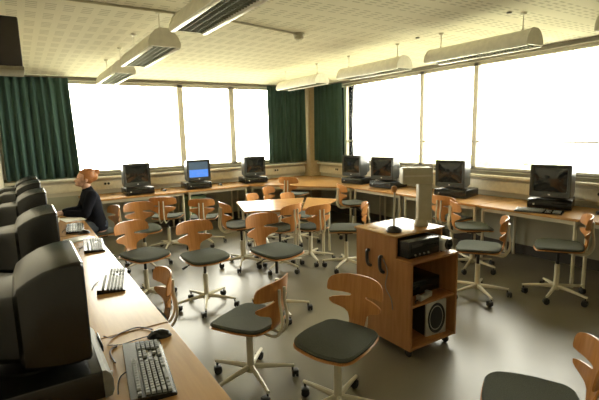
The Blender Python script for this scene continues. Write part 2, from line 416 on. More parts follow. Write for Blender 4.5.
def back_width(v):
    K = [(0, .075), (.004, .115), (.010, .150), (.020, .178), (.034, .194), (.055, .202), (.09, .205), (.106, .200), (.112, .17), (.117, .10), (.121, .055),
         (.130, .05), (.136, .06), (.143, .12), (.150, .170), (.158, .190), (.175, .187), (.192, .165), (.207, .125), (.220, .09), (.24, .066), (.28, .055), (.33, .052), (.335, .046)]
    for (a, p), (c, q) in zip(K[:-1], K[1:]):
        if a <= v <= c: return p + (q-p)*(v-a)/(c-a)
    return K[-1][1]
def make_chair():
    root = empty('office_chair')
    ol = rounded_sq(.205, .19, .20, .075)
    st = slab(ol, -.012, 0).build('seat', M['chair_ply'], root)            # z is relative to the seat height
    ol2 = [p*.975 for p in ol]
    sc = slab(ol2, 0.0005, .026, .010).build('seat_cushion', M['seat_fabric'], st)
    # backrest: moulded plywood with a side notch
    vs = [0, .004, .009, .014, .021, .028, .036, .045, .055, .065, .078, .09, .098, .105, .109, .112, .115, .117, .119, .121, .125, .130, .134, .136, .140, .143, .147, .150, .154, .158, .166, .175, .184, .192, .2, .207, .214, .22, .23, .24, .26, .28, .30, .32, .33, .335]
    NU = 14; b = MB(); F = []; Bk = []
    def bp(u, v, off):
        rr = .33; a = u / rr
        lean = .035 * (1 - v/.335) ** 1.0
        y = .215 + lean - rr*(1-math.cos(a)) + off*math.cos(a)
        x = (rr)*math.sin(a) - off*math.sin(a)*-1*0
        if v > .27: y -= 1.5*(v-.27)**2*4
        return Vector((x, y, .325 - v))
    for v in vs:
        w = back_width(v)
        F.append([b.bm.verts.new(bp(-w + 2*w*i/NU, v, 0)) for i in range(NU+1)])
        Bk.append([b.bm.verts.new(bp(-w + 2*w*i/NU, v, .010)) for i in range(NU+1)])
    for j in range(len(vs)-1):
        for i in range(NU):
            b.bm.faces.new((F[j][i], F[j][i+1], F[j+1][i+1], F[j+1][i])); b.bm.faces.new((Bk[j][i], Bk[j+1][i], Bk[j+1][i+1], Bk[j][i+1]))
        for i in (0, NU): b.bm.faces.new((F[j][i], F[j+1][i], Bk[j+1][i], Bk[j][i]))
    for i in range(NU):
        b.bm.faces.new((F[0][i], Bk[0][i], Bk[0][i+1], F[0][i+1])); b.bm.faces.new((F[-1][i], F[-1][i+1], Bk[-1][i+1], Bk[-1][i]))
    back = b.build('backrest', M['chair_ply'], root)
    sc_ = MB()
    for z in (.26, .14): 
        for x in (-.0, ): sc_.lathe([(0, -.003), (.008, -.003), (.006, .0), (0, .0)], (x, .2515 - (.335-z-.0)*.0 - (.035*(1-(z+.0)/.35))*0 - (.0 if z > .2 else .0125), z), 10, 'Y')
    sc_.build('screw_cap', M['ply_edge'], back)
    for s in (-1, 1):      # two bent tubes behind the backrest, running below the seat
        p = smoothpath([(s*.030, .262, .265), (s*.030, .262, .18), (s*.032, .275, .10), (s*.034, .272, .02), (s*.036, .225, -.045), (s*.036, .12, -.040), (s*.034, .02, -.034)], 5)
        t = MB(); t.tube(p, .0095, 8); t.build('back_tube', M['cream_metal'], root)
    m_ = MB(); m_.box((0, .0, -.030), (.13, .16, .032), .006); m_.build('mechanism', M['black_plastic'], root)
    lv = MB(); lv.tube([(-.05, .02, -.034), (-.15, .0, -.040), (-.185, -.005, -.052)], [.005, .005, .005], 8)
    lv.tube([(-.18, -.004, -.05), (-.225, -.01, -.062)], [.010, .011], 10); lv.build('lever', M['black_plastic'], root)
    gl_ = MB(); gl_.tube([(0, 0, -.20), (0, 0, -.03)], .014, 12); gl_.lathe([(0, -.06), (.026, -.06), (.024, -.04), (0, -.04)], n=14); gl_.build('gas_lift', M['black_plastic'], root)
    cl = MB(); cl.lathe([(0, .075), (.03, .075), (.032, .09), (.027, .13), (.024, .14), (.023, .325), (.019, .33), (0, .33)], n=18); c_ = cl.build('column', M['cream_metal'], root); c_['fixed'] = 1
    for k in range(5):
        a = 2*PI*k/5 + .3; ca, sa = math.cos(a), math.sin(a)
        l = MB(); rings = []
        for (r, z, w, h) in ((.015, .11, .018, .022), (.10, .104, .016, .018), (.22, .092, .0135, .013), (.278, .084, .012, .011), (.292, .083, .012, .0105)):
            c = Vector((ca*r, sa*r, z)); t_ = Vector((-sa, ca, 0))
            rings.append([c + t_*(w*math.cos(q)) + Vector((0, 0, h*math.sin(q))) for q in [2*PI*i/8 for i in range(8)]])
        l.loft(rings); lo = l.build('base_leg', M['cream_metal'], root); lo['fixed'] = 1
        w = MB(); cc = Vector((ca*.28, sa*.28, 0)); ang = a + 1.1 + k*1.3
        tr = Matrix.Translation((cc.x, cc.y, .027)) @ Matrix.Rotation(ang, 4, 'Z') @ Matrix.Translation((.018, 0, 0))
        for s in (-1, 1):
            w.lathe([(0, -.009), (.022, -.009), (.027, -.005), (.027, .005), (.022, .009), (0, .009)], (s*.0125, 0, 0), 14, 'X', mat=tr)
        w.box((0, -.0, .012), (.044, .05, .03), .006, mat=tr); w.tube([(cc.x, cc.y, .04), (cc.x, cc.y, .078)], .007, 8)
        w.build('caster', M['black_plastic'], lo)
    return root
RX = Vector((.843, -.538)); FD = Vector((.538, .843))
def ang_rd(r, d):
    b_ = RX*r + FD*d; return math.atan2(-b_.x, b_.y)
proto = make_chair()
def place(o, x, y, zs, th, base):
    o.location = (x, y, 0); o.rotation_euler = (0, 0, base)
    for c in o.children:
        if not c.get('fixed'):
            c.location.z = zs; c.rotation_euler = (0, 0, th - base)
G1, G2, G3 = 'loose chairs in the open floor', 'chairs around the centre tables', 'chairs at the window desks'
CH = [ # x y seatz (r,d) base label group
 (1.15, 2.46, .43, (.88, -.48), .55, 'grey-seated chair in the near centre, its notched backrest edge-on at the right', G1),
 (1.42, 1.86, .455, (.62, .78), .2, 'closest dark-seated chair left of the wooden trolley, backrest facing the viewer', G1),
 (1.82, .955, .405, (.91, -.38), .9, 'chair cut off by the bottom right corner of the photo', G1),
 (1.38, 3.88, .485, (-.6, .8), .25, 'grey-seated chair standing alone on the shiny floor left of the centre tables', G1),
 (.94, 4.37, .47, (-.8, .6), 1.2, 'grey-seated chair next to the left desks, behind the second keyboard', G1),
 (.48, 2.74, .47, (.88, .5), .2, 'chair tucked under the left desk beside the second keyboard, only its backrest top showing', G1),
 (1.20, 5.52, .49, (-.5, .87), .8, 'chair behind the grey-seated pair, between the person and the back desk', G1),
 (1.70, 6.20, .49, (0, -1), .15, 'chair facing the back desk between the first two monitors of that wall', G3),
 (2.23, 6.18, .41, (.1, -1), .7, 'low chair drawn up to the back desk below the blue screen', G3),
 (2.22, 4.84, .51, (-.78, -.45), .1, 'chair at the left end of the white shining centre table, facing it', G2),
 (1.86, 3.33, .58, (-.68, .74), .5, 'high-set chair in front of the white shining centre table, behind the near centre chair', G2),
 (2.54, 4.44, .50, (.78, -.62), .9, 'chair with its back to the viewer at the near side of the two centre tables', G2),
 (3.02, 4.50, .44, (.55, -.83), .35, 'chair with its back to the viewer in front of the tan centre table', G2),
 (3.20, 3.99, .48, (.98, -.12), .8, 'dark-seated chair behind the wooden trolley, backrest seen side-on', G2),
 (2.97, 5.62, .43, (-.93, .35), .3, 'leftmost of the three pale-backed chairs beyond the centre tables', G2),
 (3.42, 5.95, .46, (-.9, .42), .6, 'middle of the three pale-backed chairs beyond the centre tables', G2),
 (3.40, 5.36, .42, (-.85, .52), .2, 'rightmost of the three pale-backed chairs beyond the centre tables', G2),
 (3.86, 6.20, .60, (-.5, -.86), .5, 'tall reddish chair standing at the diagonal corner desk', G3),
 (4.28, 5.14, .52, (-.95, -.25), .4, 'chair turned to the right wall desk, just left of the far right-wall monitors', G3),
 (4.57, 3.54, .50, (-.85, -.55), .3, 'pale-backed chair pushed under the right desk behind the beige device', G3),
 (4.35, 3.08, .49, (-.96, .1), .7, 'chair with a dark seat pushed in below the big monitor right of the beige device', G3),
 (3.66, 2.52, .48, (.90, -.42), .15, 'chair right of the wooden trolley, backrest side-on before the right wall desk', G3),
 (4.24, 2.06, .495, (.89, -.45), .55, 'chair at the right edge in front of the rightmost monitor', G3),
 (.74, 5.86, .45, (.72, .66), .6, 'chair the person in the dark sweater sits on', G1),
]
for i, (x, y, zs, rd, base, lab, grp) in enumerate(CH):
    o = proto if i == 0 else copy_tree(proto)
    place(o, x, y, zs, ang_rd(*rd), base); tag(o, lab, 'chair', grp)

# ------------------------------------------------------------------ monitors and PCs   (front faces local -Y)
def make_monitor(name, case, bez, scr, cw=.41, ch=.375, B0=.055):
    root = empty(name)
    hw = cw/2
    def rr(w, z0, z1, r, y, n=5, arch=0):
        pts = []; cx = (w-r); zc0, zc1 = z0+r, z1-r
        for (sx, zc, a0) in ((1, zc1, 0), (-1, zc1, PI/2), (-1, zc0, PI), (1, zc0, 1.5*PI)):
            for k in range(n):
                a = a0 + PI/2*k/(n-1); x = sx*cx + r*math.cos(a); z = zc + r*math.sin(a)
                if arch and z > zc1: z -= arch*(x/w)**2
                pts.append(Vector((x, y, z)))
        return pts
    c = MB()   # housing: front body then a lower, narrower tail
    c.loft([rr(hw, B0, B0+ch, .015, .035), rr(hw, B0, B0+ch-.004, .012, .07), rr(hw*.995, B0+.005, B0+ch-.016, .014, .12), rr(hw*.985, B0+.012, B0+ch-.038, .016, .165), rr(hw*.965, B0+.018, B0+ch-.062, .02, .20),
            rr(hw*.82, B0+.03, B0+ch-.095, .03, .215), rr(hw*.70, B0+.04, B0+ch-.10, .04, .31), rr(hw*.62, B0+.05, B0+ch-.125, .04, .36), rr(hw*.5, B0+.08, B0+ch-.16, .03, .368)])
    h = c.build('monitor_housing', case, root)
    b = MB()   # bezel ring
    o0, o1 = rr(hw, B0, B0+ch, .015, .036), rr(hw, B0, B0+ch, .018, .006)
    o2 = rr(hw-.006, B0+.006, B0+ch-.006, .018, -.002); i0 = rr(hw-.034, B0+.058, B0+ch-.032, .012, .004); i1 = rr(hw-.042, B0+.066, B0+ch-.040, .012, .016)
    b.loft([o0, o1, o2, i0, i1], cap=False); b.build('bezel', bez, root)
    s = MB(); N = 10; G = []
    x0, z0, z1 = hw-.040, B0+.064, B0+ch-.038
    for i in range(N+1):
        G.append([s.bm.verts.new((-x0+2*x0*j/N, .014 - .012*(1-(2*j/N-1)**2)*(1-(2*i/N-1)**2), z0+(z1-z0)*i/N)) for j in range(N+1)])
    for i in range(N):
        for j in range(N): s.bm.faces.new((G[i][j], G[i][j+1], G[i+1][j+1], G[i+1][j]))
    s.build('screen', scr, root)
    st = MB(); st.lathe([(0, 0), (.135, 0), (.135, .012), (.11, .018), (.07, .024), (.065, B0+.01), (0, B0+.01)], (0, .17, 0), 28); st.build('swivel_foot', case, root)
    bd = MB(); bd.box((0, -.004, B0+.034), (.022, .004, .016), .001); bd.build('badge', M['badge'], root, smooth=False)
    for k in range(3):
        bt = MB(); bt.lathe([(0, -.003), (.004, -.003), (.004, .002), (0, .002)], (.08+k*.022, -.002, B0+.028), 10, 'Y'); bt.build('button', bez, root)
    return root
def make_pc(case, front):
    root = empty('desktop_computer')
    c = MB(); c.box((0, .225, .058), (.43, .40, .104), .006)
    for sx in (-1, 1):
        for sy in (.07, .38): c.lathe([(0, 0), (.012, 0), (.012, .008), (0, .008)], (sx*.17, sy, 0), 10)
    c.build('computer_case', case, root)
    f = MB(); prof = [(.028, .006), (.004, .010), (-.004, .03), (-.004, .07), (.004, .095), (.018, .110), (.03, .112)]
    f.loft([[Vector((x, y, z)) for y, z in prof] for x in (-.216, .216)]); f.build('front_panel', front, root)
    d = MB(); d.box((.10, -.006, .080), (.15, .006, .026), .002); d.build('disc_drive', case, root)
    d = MB(); d.box((.10, -.006, .042), (.10, .006, .012), .001); d.build('floppy_drive', case, root)
    d = MB(); d.lathe([(0, -.004), (.009, -.004), (.009, .004), (0, .004)], (-.15, -.006, .06), 12, 'Y'); d.build('power_button', M['silver'], root)
    return root
def make_mouse():
    root = empty('mouse'); b = MB()
    vs = b.sphere((0, 0, 0), 1, (.032, .056, .036), 16)
    for v in vs:
        if v.co.z < 0: v.co.z = 0
        v.co.z *= 1 - .25*max(0, -v.co.y/.056)
    b.build('mouse_body', M['crt_dark'], root)
    b = MB(); b.lathe([(0, -.003), (.006, -.003), (.006, .003), (0, .003)], (0, -.03, .026), 12, 'X'); b.build('scroll_wheel', M['key_grey'], root)
    b = MB(); b.tube(smoothpath([(0, -.052, .008), (.01, -.10, .004), (.04, -.16, .004), (.03, -.22, .004)], 5), .0022, 6); b.build('mouse_cable', M['crt_dark'], root)
    return root
def make_keyboard():
    root = empty('keyboard'); b = MB()
    prof = [(-.078, 0), (-.080, .008), (-.07, .014), (.055, .026), (.078, .028), (.08, .0)]
    b.loft([[Vector((x, y, z)) for y, z in prof] for x in (-.228, .228)])
    b.build('key_base', M['crt_dark'], root)
    k = MB()
    def key(x, y, w, d=.0155):
        z = .0142 + (y+.07)*.096
        vs = k.box((x, y, z+.004), (w, d, .009)); 
        for v in vs:
            if v.co.z > z+.004: v.co.x = x + (v.co.x-x)*.78; v.co.y = y + (v.co.y-y)*.78
    rows = [(-.058, [(-.205, .022), (-.180, .022), (-.155, .022), (-.09, .105), (-.022, .022), (.003, .022), (.028, .022)]),
            (-.039, [(-.197, .038)] + [(-.167+.0185*i, .016) for i in range(10)] + [(.030, .034)]),
            (-.020, [(-.200, .030)] + [(-.174+.0185*i, .016) for i in range(11)] + [(.038, .022)]),
            (-.001, [(-.203, .024)] + [(-.180+.0185*i, .016) for i in range(12)]), (.018, [(-.206+.0185*i, .016) for i in range(13)] + [(.042, .024)]),
            (.046, [(-.206, .016)] + [(-.17+.0195*i, .016) for i in range(12)])]
    for y, ks in rows:
        for x, w in ks: key(x, y, w)
    for y in (-.058, .018, -.001): 
        for i in range(3): key(.076+.0185*i, y, .016)
    key(.0945, -.039, .016)
    for y in (-.058, -.039, -.020, -.001, .018):
        for i in range(4): key(.148+.0185*i, y, .016)
    k.build('key_block', M['key_grey'], root, smooth=False)
    b = MB(); b.tube(smoothpath([(0, .078, .014), (-.01, .100, .005), (-.06, .112, .004), (-.13, .115, .004)], 5), .0026, 6); b.build('keyboard_cable', M['crt_dark'], root)
    return root
monL = make_monitor('computer_monitor', M['crt_dark'], M['crt_dark'], M['screen'], ch=.365, B0=.028)
monB = make_monitor('computer_monitor', M['crt_charcoal'], M['crt_charcoal'], M['screen'], ch=.362, B0=.028)
pcL = make_pc(M['crt_dark'], M['crt_grey']); pcB = make_pc(M['crt_dark'], M['crt_dark'])
kb = make_keyboard(); ms = make_mouse()
used = set()
def put(src, x, y, z, rz, label, cat, grp, tilt=0):
    o = src if src.name not in used else copy_tree(src); used.add(src.name)
    o.location = (x, y, z); o.rotation_euler = (tilt, 0, rz); tag(o, label, cat, grp); return o
ZM = DZ + .1125
# left row, screens facing +x  => local -Y -> +X : rz = +90deg
gl = 'monitors in the left row'; gp = 'computers under the left row of monitors'
LM = [(1.83, .143, 0, 'huge dark monitor in the near left corner, nearest the viewer'),
      (3.03, .145, 0, 'second dark monitor of the left row, directly behind the nearest one'),
      (4.20, .145, .03, 'third dark monitor of the left row, counted from the viewer'),
      (5.13, .14, .05, 'fourth dark monitor of the left row, almost hidden by the ones in front'),
      (5.74, .06, .10, 'farthest dark monitor of the left row, just its top showing near the person')]
PN = ['dark computer case with a grey front under the nearest left monitor', 'computer case under the second monitor of the left row', 'computer case under the third monitor of the left row',
      'computer case under the fourth monitor of the left row', 'computer case under the farthest monitor of the left row']
for i, (y, x, dr, lab) in enumerate(LM):
    put(monL, x if i != 4 else .132, y, ZM, PI/2+dr*.0, lab, 'monitor', gl)
    put(pcL, .195 if i < 4 else .14, y-.03, DZ, PI/2, PN[i], 'computer', gp)
gb, gq = 'monitors on the window desks', 'computers on the window desks'
BM = [(1.54, 7.12, 0.0, 'dark monitor on the back desk directly right of the person'), None,
      (3.64, 7.18, -.12, 'dark monitor on the back desk beside the left corner curtain')]
put(monB, 1.53, 7.15, ZM, .02, BM[0][3], 'monitor', gb); put(pcB, 1.56, 7.13, DZ, 0, 'computer case under the monitor right of the person', 'computer', gq)
blue = copy_tree(monB); blue.location = (2.55, 7.17, ZM); blue.rotation_euler = (0, 0, -.05)
tag(blue, 'monitor with a lit blue screen on the back desk', 'monitor', gb)
for c in blue.children:
    if c.name.startswith('screen'):
        c.data = c.data.copy(); c.data.materials.clear(); c.data.materials.append(M['scr_dim']); c.data.materials.append(M['scr_blue'])
        for p in c.data.polygons:
            if p.center.z < .215: p.material_index = 1
put(pcB, 2.54, 7.15, DZ, -.05, 'computer case under the blue screen', 'computer', gq)
put(monB, 3.64, 7.20, ZM, -.10, BM[2][3], 'monitor', gb); put(pcB, 3.66, 7.19, DZ, -.10, 'computer case under the monitor beside the left corner curtain', 'computer', gq)
# right wall, facing -x : rz = -90deg
put(monB, 4.82, 5.86, ZM, -PI/2+.20, 'monitor on the right wall side nearest the corner curtain, its screen catching pale light', 'monitor', gb)
put(pcB, 4.80, 5.84, DZ, -PI/2+.20, 'computer case under the right wall monitor nearest the curtain', 'computer', gq)
put(monB, 4.80, 5.08, ZM, -PI/2+.25, 'second monitor from the corner curtain on the right wall desks', 'monitor', gb)
put(pcB, 4.78, 5.10, DZ, -PI/2+.1, 'computer case under the second right wall monitor from the curtain', 'computer', gq)
put(monB, 4.80, 3.78, ZM, -PI/2+.22, 'large monitor just right of the beige device, on the right wall desk', 'monitor', gb)
put(pcB, 4.78, 3.76, DZ, -PI/2+.22, 'computer case under the large monitor right of the beige device', 'computer', gq)
put(monB, 4.86, 2.50, ZM, -1.36, 'rightmost monitor, alone on the desk under the big right window', 'monitor', gb)
put(pcB, 4.87, 2.50, DZ, -1.2, 'computer case under the rightmost monitor', 'computer', gq)
gk = 'keyboards'
put(kb, .34, 1.70, DZ, PI/2-.13, 'black keyboard nearest the viewer, lower left', 'keyboard', gk)
put(kb, .425, 2.94, DZ, PI/2-.22, 'black keyboard on the middle left desk, beyond the closest mouse', 'keyboard', gk)
put(kb, .455, 4.02, DZ, PI/2-.1, 'keyboard lying in front of the third left monitor', 'keyboard', gk)
put(kb, .40, 4.92, DZ, PI/2-.1, 'keyboard just before the loose papers near the person', 'keyboard', gk)
put(kb, 4.67, 2.50, DZ, -1.25, 'dark keyboard in front of the rightmost monitor', 'keyboard', gk)
gm = 'computer mice'
put(ms, .46, 1.97, DZ, -1.9, 'dark mouse beside the nearest keyboard on the left desk', 'mouse', gm)
put(ms, .45, 4.64, DZ, -1.6, 'small dark mouse on the far left desk near the papers', 'mouse', gm)
put(ms, 1.99, 7.34, DZ, 3.0, 'mouse on the back desk between the first monitor and the blue one', 'mouse', gm)
put(ms, 3.02, 7.40, DZ, 3.3, 'mouse on the back desk right of the blue screen', 'mouse', gm)
put(ms, 5.02, 2.06, DZ, 1.5, 'mouse on the right desk at the edge of the photo', 'mouse', gm)
# papers on the far left desk
for (x, y, a, lab) in ((.43, 5.56, .2, 'sheet of white paper on the far left desk, nearer the viewer'), (.20, 5.60, -.1, 'white paper sheet on the far left desk beside the hands')):
    b = MB(); b.box((0, 0, .002), (.21, .297, .004)); o = b.build('paper_sheet', M['paper'], smooth=False); o.location = (x, y, DZ + (.0045 if x < .3 else 0)); o.rotation_euler = (0, 0, a)
    tag(o, lab, 'paper', 'loose papers')
b = MB(); b.box((0, 0, .006), (.22, .16, .012), .002); o = b.build('notebook', M['silver']); o.location = (.38, 4.38, DZ); o.rotation_euler = (0, 0, .4)
tag(o, 'flat grey notebook on the left desk between two keyboards', 'notebook')
# cables by the nearest keyboard
b = MB(); b.tube(smoothpath([(.235, 2.06, DZ+.03), (.27, 2.08, DZ+.006), (.33, 2.11, DZ+.005), (.40, 2.12, DZ+.005), (.45, 2.05, DZ+.006)], 6), .0032, 6)
tag(b.build('mouse_lead', M['brown_cable']), 'brown cable arching behind the dark mouse on the near left desk', 'cable')
b = MB(); b.tube(smoothpath([(.235, 1.78, DZ+.03), (.240, 1.85, DZ+.006), (.238, 1.92, DZ+.005), (.25, 1.965, DZ+.005), (.275, 1.975, DZ+.005)], 6), .004, 6)
tag(b.build('power_lead', M['brown_cable']), 'brown cable leaving the nearest grey-fronted computer', 'cable')
# wall sockets on the trunking
for (p, n, lab) in (((4.42, Y1-.04, .88), 'y', 'dark wall socket below the curtain left of the corner pillar'), ((X1-.04, 6.95, .88), 'x', 'dark wall socket below the curtain right of the corner pillar'),
                    ((1.17, Y1-.04, .88), 'y', 'dark wall socket between the person and the first back monitor'), ((X1-.04, 2.18, .88), 'x', 'dark wall socket at the right edge of the photo')):
    t = empty('wall_socket', p); r_ = 0 if n == 'y' else -PI/2; t.rotation_euler = (0, 0, r_)
    b = MB(); b.box((0, -.006, 0), (.12, .012, .07), .003); b.build('socket_plate', M['sill'], t)
    b = MB()
    for s in (-1, 1): b.lathe([(0, -.016), (.021, -.016), (.021, -.008), (0, -.008)], (s*.026, 0, 0), 14, 'Y')
    b.build('socket_insert', M['black_plastic'], t)
    tag(t, lab, 'socket', 'wall sockets')
# green panel under back desk
t = empty('storage_crate', (2.52, 7.40, 0)); b = MB(); b.box((0, 0, .30), (.30, .34, .56), .012); b.build('crate_body', M['green_box'], t)
b = MB(); b.box((0, 0, .587), (.31, .35, .02), .004); b.build('crate_lid', M['green_box'], t); b = MB(); b.box((0, 0, .012), (.26, .30, .02)); b.build('crate_foot', M['black_plastic'], t, smooth=False)
tag(t, 'upright dull green box on the floor under the blue screen desk', 'box')

# ------------------------------------------------------------------ trolley
t = empty('equipment_trolley', (2.44, 2.31, 0))
W2 = .25; ox, oy = 2.44, 2.31
yf, yu, yb_ = 2.02-oy, 2.17-oy, 2.60-oy
for s in (-1, 1):
    b = MB(); pr = [(yf, .075), (yb_, .075), (yb_, .882), (yu, .882), (yu, .735), (yu-.01, .716), (yf, .716)]
    b.loft([[Vector((x, y, z)) for y, z in pr] for x in (s*W2-s*.018, s*W2)]); b.build('side_panel', M['trolley_wood'], t, smooth=False)
bx('top_board', (0, (yu+yb_)/2, .891), (.53, yb_-yu+.02, .018), M['desk_top'], t, bev=.003)
bx('shelf', (0, (yf+yb_)/2-.004, .724), (.496, yb_-yf-.01, .018), M['trolley_wood'], t, bev=.002).location = (0, 0, 0)
bx('shelf', (0, (yf+yb_)/2, .40), (.463, yb_-yf-.02, .018), M['trolley_wood'], t, bev=.002)
bx('bottom_board', (0, (yf+yb_)/2, .085), (.463, yb_-yf-.005, .018), M['trolley_wood'], t, bev=.002)
bx('back_panel', (0, yb_-.012, .48), (.463, .010, .80), M['trolley_wood'], t)
for sx in (-1, 1):
    for sy in (yf+.06, yb_-.06):
        b = MB(); b.lathe([(0, -.012), (.026, -.012), (.032, -.006), (.032, .006), (.026, .012), (0, .012)], (sx*.20, sy, .032), 16, 'X')
        b.box((sx*.20, sy+.008, .060), (.05, .05, .024), .005); b.build('caster', M['black_plastic'], t)
for y, z in ((.14, .68), (.0, .66)):
    b = MB(); b.tube(smoothpath([(-W2-.003, y, z+.055), (-W2-.022, y, z+.05), (-W2-.022, y, z-.02), (-W2-.024, y-.02, z-.05), (-W2-.003, y-.022, z-.06)], 4), .013, 8); b.build('hook', M['black_plastic'], t)
b = MB(); b.tube(smoothpath([(-W2-.006, -.02, .70), (-W2-.012, -.07, .62), (-W2-.012, -.05, .50), (-W2-.012, -.11, .42), (-W2-.006, -.12, .34)], 5), .004, 6); b.build('hanging_cable', M['key_grey'], t)
tag(t, 'wooden equipment trolley on castors with open shelves, standing in the middle right of the floor', 'trolley')
# things on it
zt = .735
t = empty('video_recorder', (2.38, 2.26, zt)); b = MB(); b.box((0, .0, .068), (.32, .38, .125), .010); b.build('recorder_case', M['crt_dark'], t)
b = MB(); b.box((0, -.192, .08), (.28, .006, .06), .002); b.build('recorder_front', M['screen'], t)
for k in range(4):
    b = MB(); b.lathe([(0, -.004), (.007, -.004), (.007, .004), (0, .004)], (-.10+k*.045, -.193, .03), 10, 'Y'); b.build('button', M['key_grey'], t)
tag(t, 'black video recorder slid under the top board of the trolley', 'recorder')
t = empty('data_projector', (2.625, 2.19, zt)); b = MB(); b.box((0, 0, .052), (.115, .26, .09), .014); b.build('projector_body', M['silver'], t)
b = MB(); b.lathe([(0, -.14), (.038, -.14), (.042, -.12), (.042, -.10), (0, -.10)], (0, 0, .055), 20, 'Y'); l = b.build('lens_barrel', M['black_plastic'], t)
b = MB(); b.lathe([(0, -.146), (.024, -.143), (.026, -.138), (0, -.138)], (0, 0, .055), 18, 'Y'); b.build('lens_glass', M['screen'], l)
b = MB()
for sx in (-1, 1):
    for sy in (-1, 1): b.lathe([(0, 0), (.008, 0), (.008, .01), (0, .01)], (sx*.04, sy*.10, 0), 10)
b.build('foot', M['black_plastic'], t)
tag(t, 'silver projector with a round black lens beside the video recorder', 'projector')
# middle shelf
t = empty('tape_player', (2.46, 2.34, .409)); b = MB(); b.box((0, 0, .055), (.40, .36, .11), .006); b.build('player_case', M['crt_dark'], t)
b = MB(); b.box((0, -.182, .065), (.34, .006, .05), .001); b.build('player_front', M['screen'], t)
tag(t, 'flat black player on the middle shelf of the trolley', 'player')
t = empty('handset', (2.40, 2.085, .409)); b = MB(); b.box((0, 0, .014), (.16, .045, .024), .006); b.box((-.062, 0, .034), (.03, .05, .02), .006); b.box((.062, 0, .034), (.03, .05, .02), .006); b.build('handset_body', M['silver'], t)
b = MB(); b.tube(smoothpath([(-.07, 0, .012), (-.10, .01, .004), (-.13, -.01, .004)], 4), .004, 6); b.build('cord', M['black_plastic'], t); t.rotation_euler = (0, 0, .2)
tag(t, 'small silver handset lying on the middle trolley shelf', 'handset')
t = empty('loudspeaker', (2.545, 2.22, .094)); t.rotation_euler = (0, 0, -.12)
b = MB(); b.box((0, 0, .135), (.20, .27, .27), .014); b.build('speaker_cabinet', M['wall_box'], t)
b = MB(); b.box((0, -.138, .135), (.20, .018, .27), .006); b.build('front_frame', M['silver'], t)
b = MB(); b.lathe([(0, .0), (.03, -.004), (.065, .006), (.074, .0), (.078, -.006), (.082, 0), (.082, .012), (0, .012)], (0, 0, 0), 28, 'Y', mat=Matrix.Translation((0, -.152, .135)) @ Matrix.Diagonal((1, 1, 1.45, 1))); b.build('speaker_cone', M['speaker_cone'], t)
tag(t, 'pale loudspeaker with a round black cone on the bottom trolley shelf', 'loudspeaker')
# top of the trolley
t = empty('table_microphone', (2.27, 2.27, .900)); b = MB(); b.lathe([(0, 0), (.055, 0), (.058, .012), (.05, .028), (.028, .042), (0, .046)], n=24); b.build('stand_base', M['black_plastic'], t)
b = MB(); b.tube([(0, 0, .04), (.004, 0, .20), (.006, 0, .30)], [.008, .007, .007], 10); b.build('stand_pole', M['cream_metal'], t)
b = MB(); b.lathe([(0, .29), (.016, .295), (.022, .315), (.020, .335), (0, .345)], n=16); b.build('microphone_head', M['ply_edge'], t)
tag(t, 'thin upright microphone stand with a black domed base on the trolley top', 'microphone')
t = empty('document_camera', (2.585, 2.29, .900)); t.rotation_euler = (0, 0, -.57)
b = MB(); b.lathe([(0, 0), (.052, 0), (.056, .01), (.05, .03), (.045, .05), (0, .05)], n=24); b.build('camera_foot', M['beige_plastic'], t)
b = MB(); b.box((.018, 0, .20), (.105, .075, .31), .008); b.build('camera_column', M['beige_plastic'], t)
b = MB(); b.box((-.045, 0, .395), (.235, .11, .125), .012); h = b.build('camera_head', M['beige_plastic'], t)
b = MB(); b.box((-.045, -.056, .395), (.20, .004, .012)); b.build('vent_slot', M['frame'], h, smooth=False)
tag(t, 'beige column-shaped device with a wide overhanging head on the trolley top', 'device')

# ------------------------------------------------------------------ person
def remeshed(mb, name, mat, parent, vox, it=3):
    me = bpy.data.meshes.new(name + '_tmp'); bmesh.ops.recalc_face_normals(mb.bm, faces=mb.bm.faces); mb.bm.to_mesh(me); mb.bm.free()
    o = bpy.data.objects.new(name + '_tmp', me); COL.objects.link(o)
    m1 = o.modifiers.new('r', 'REMESH'); m1.mode = 'VOXEL'; m1.voxel_size = vox
    m2 = o.modifiers.new('s', 'SMOOTH'); m2.factor = .5; m2.iterations = it
    bpy.context.view_layer.update(); dg = bpy.context.evaluated_depsgraph_get()
    nm = bpy.data.meshes.new_from_object(o.evaluated_get(dg)); bpy.data.objects.remove(o)
    nm.materials.clear(); nm.materials.append(mat); nm.polygons.foreach_set('use_smooth', [True]*len(nm.polygons)); nm.name = name
    q = bpy.data.objects.new(name, nm); COL.objects.link(q); q.parent = parent; return q
def limb(b, pts, rad, n=14):
    P = smoothpath(pts, 4); RR = []
    for i in range(len(pts)-1):
        for k in range(4): RR.append(rad[i] + (rad[i+1]-rad[i])*k/4)
    RR.append(rad[-1]); b.tube(P, RR, n)
    b.sphere(pts[0], rad[0], n=12); b.sphere(pts[-1], rad[-1], n=12)
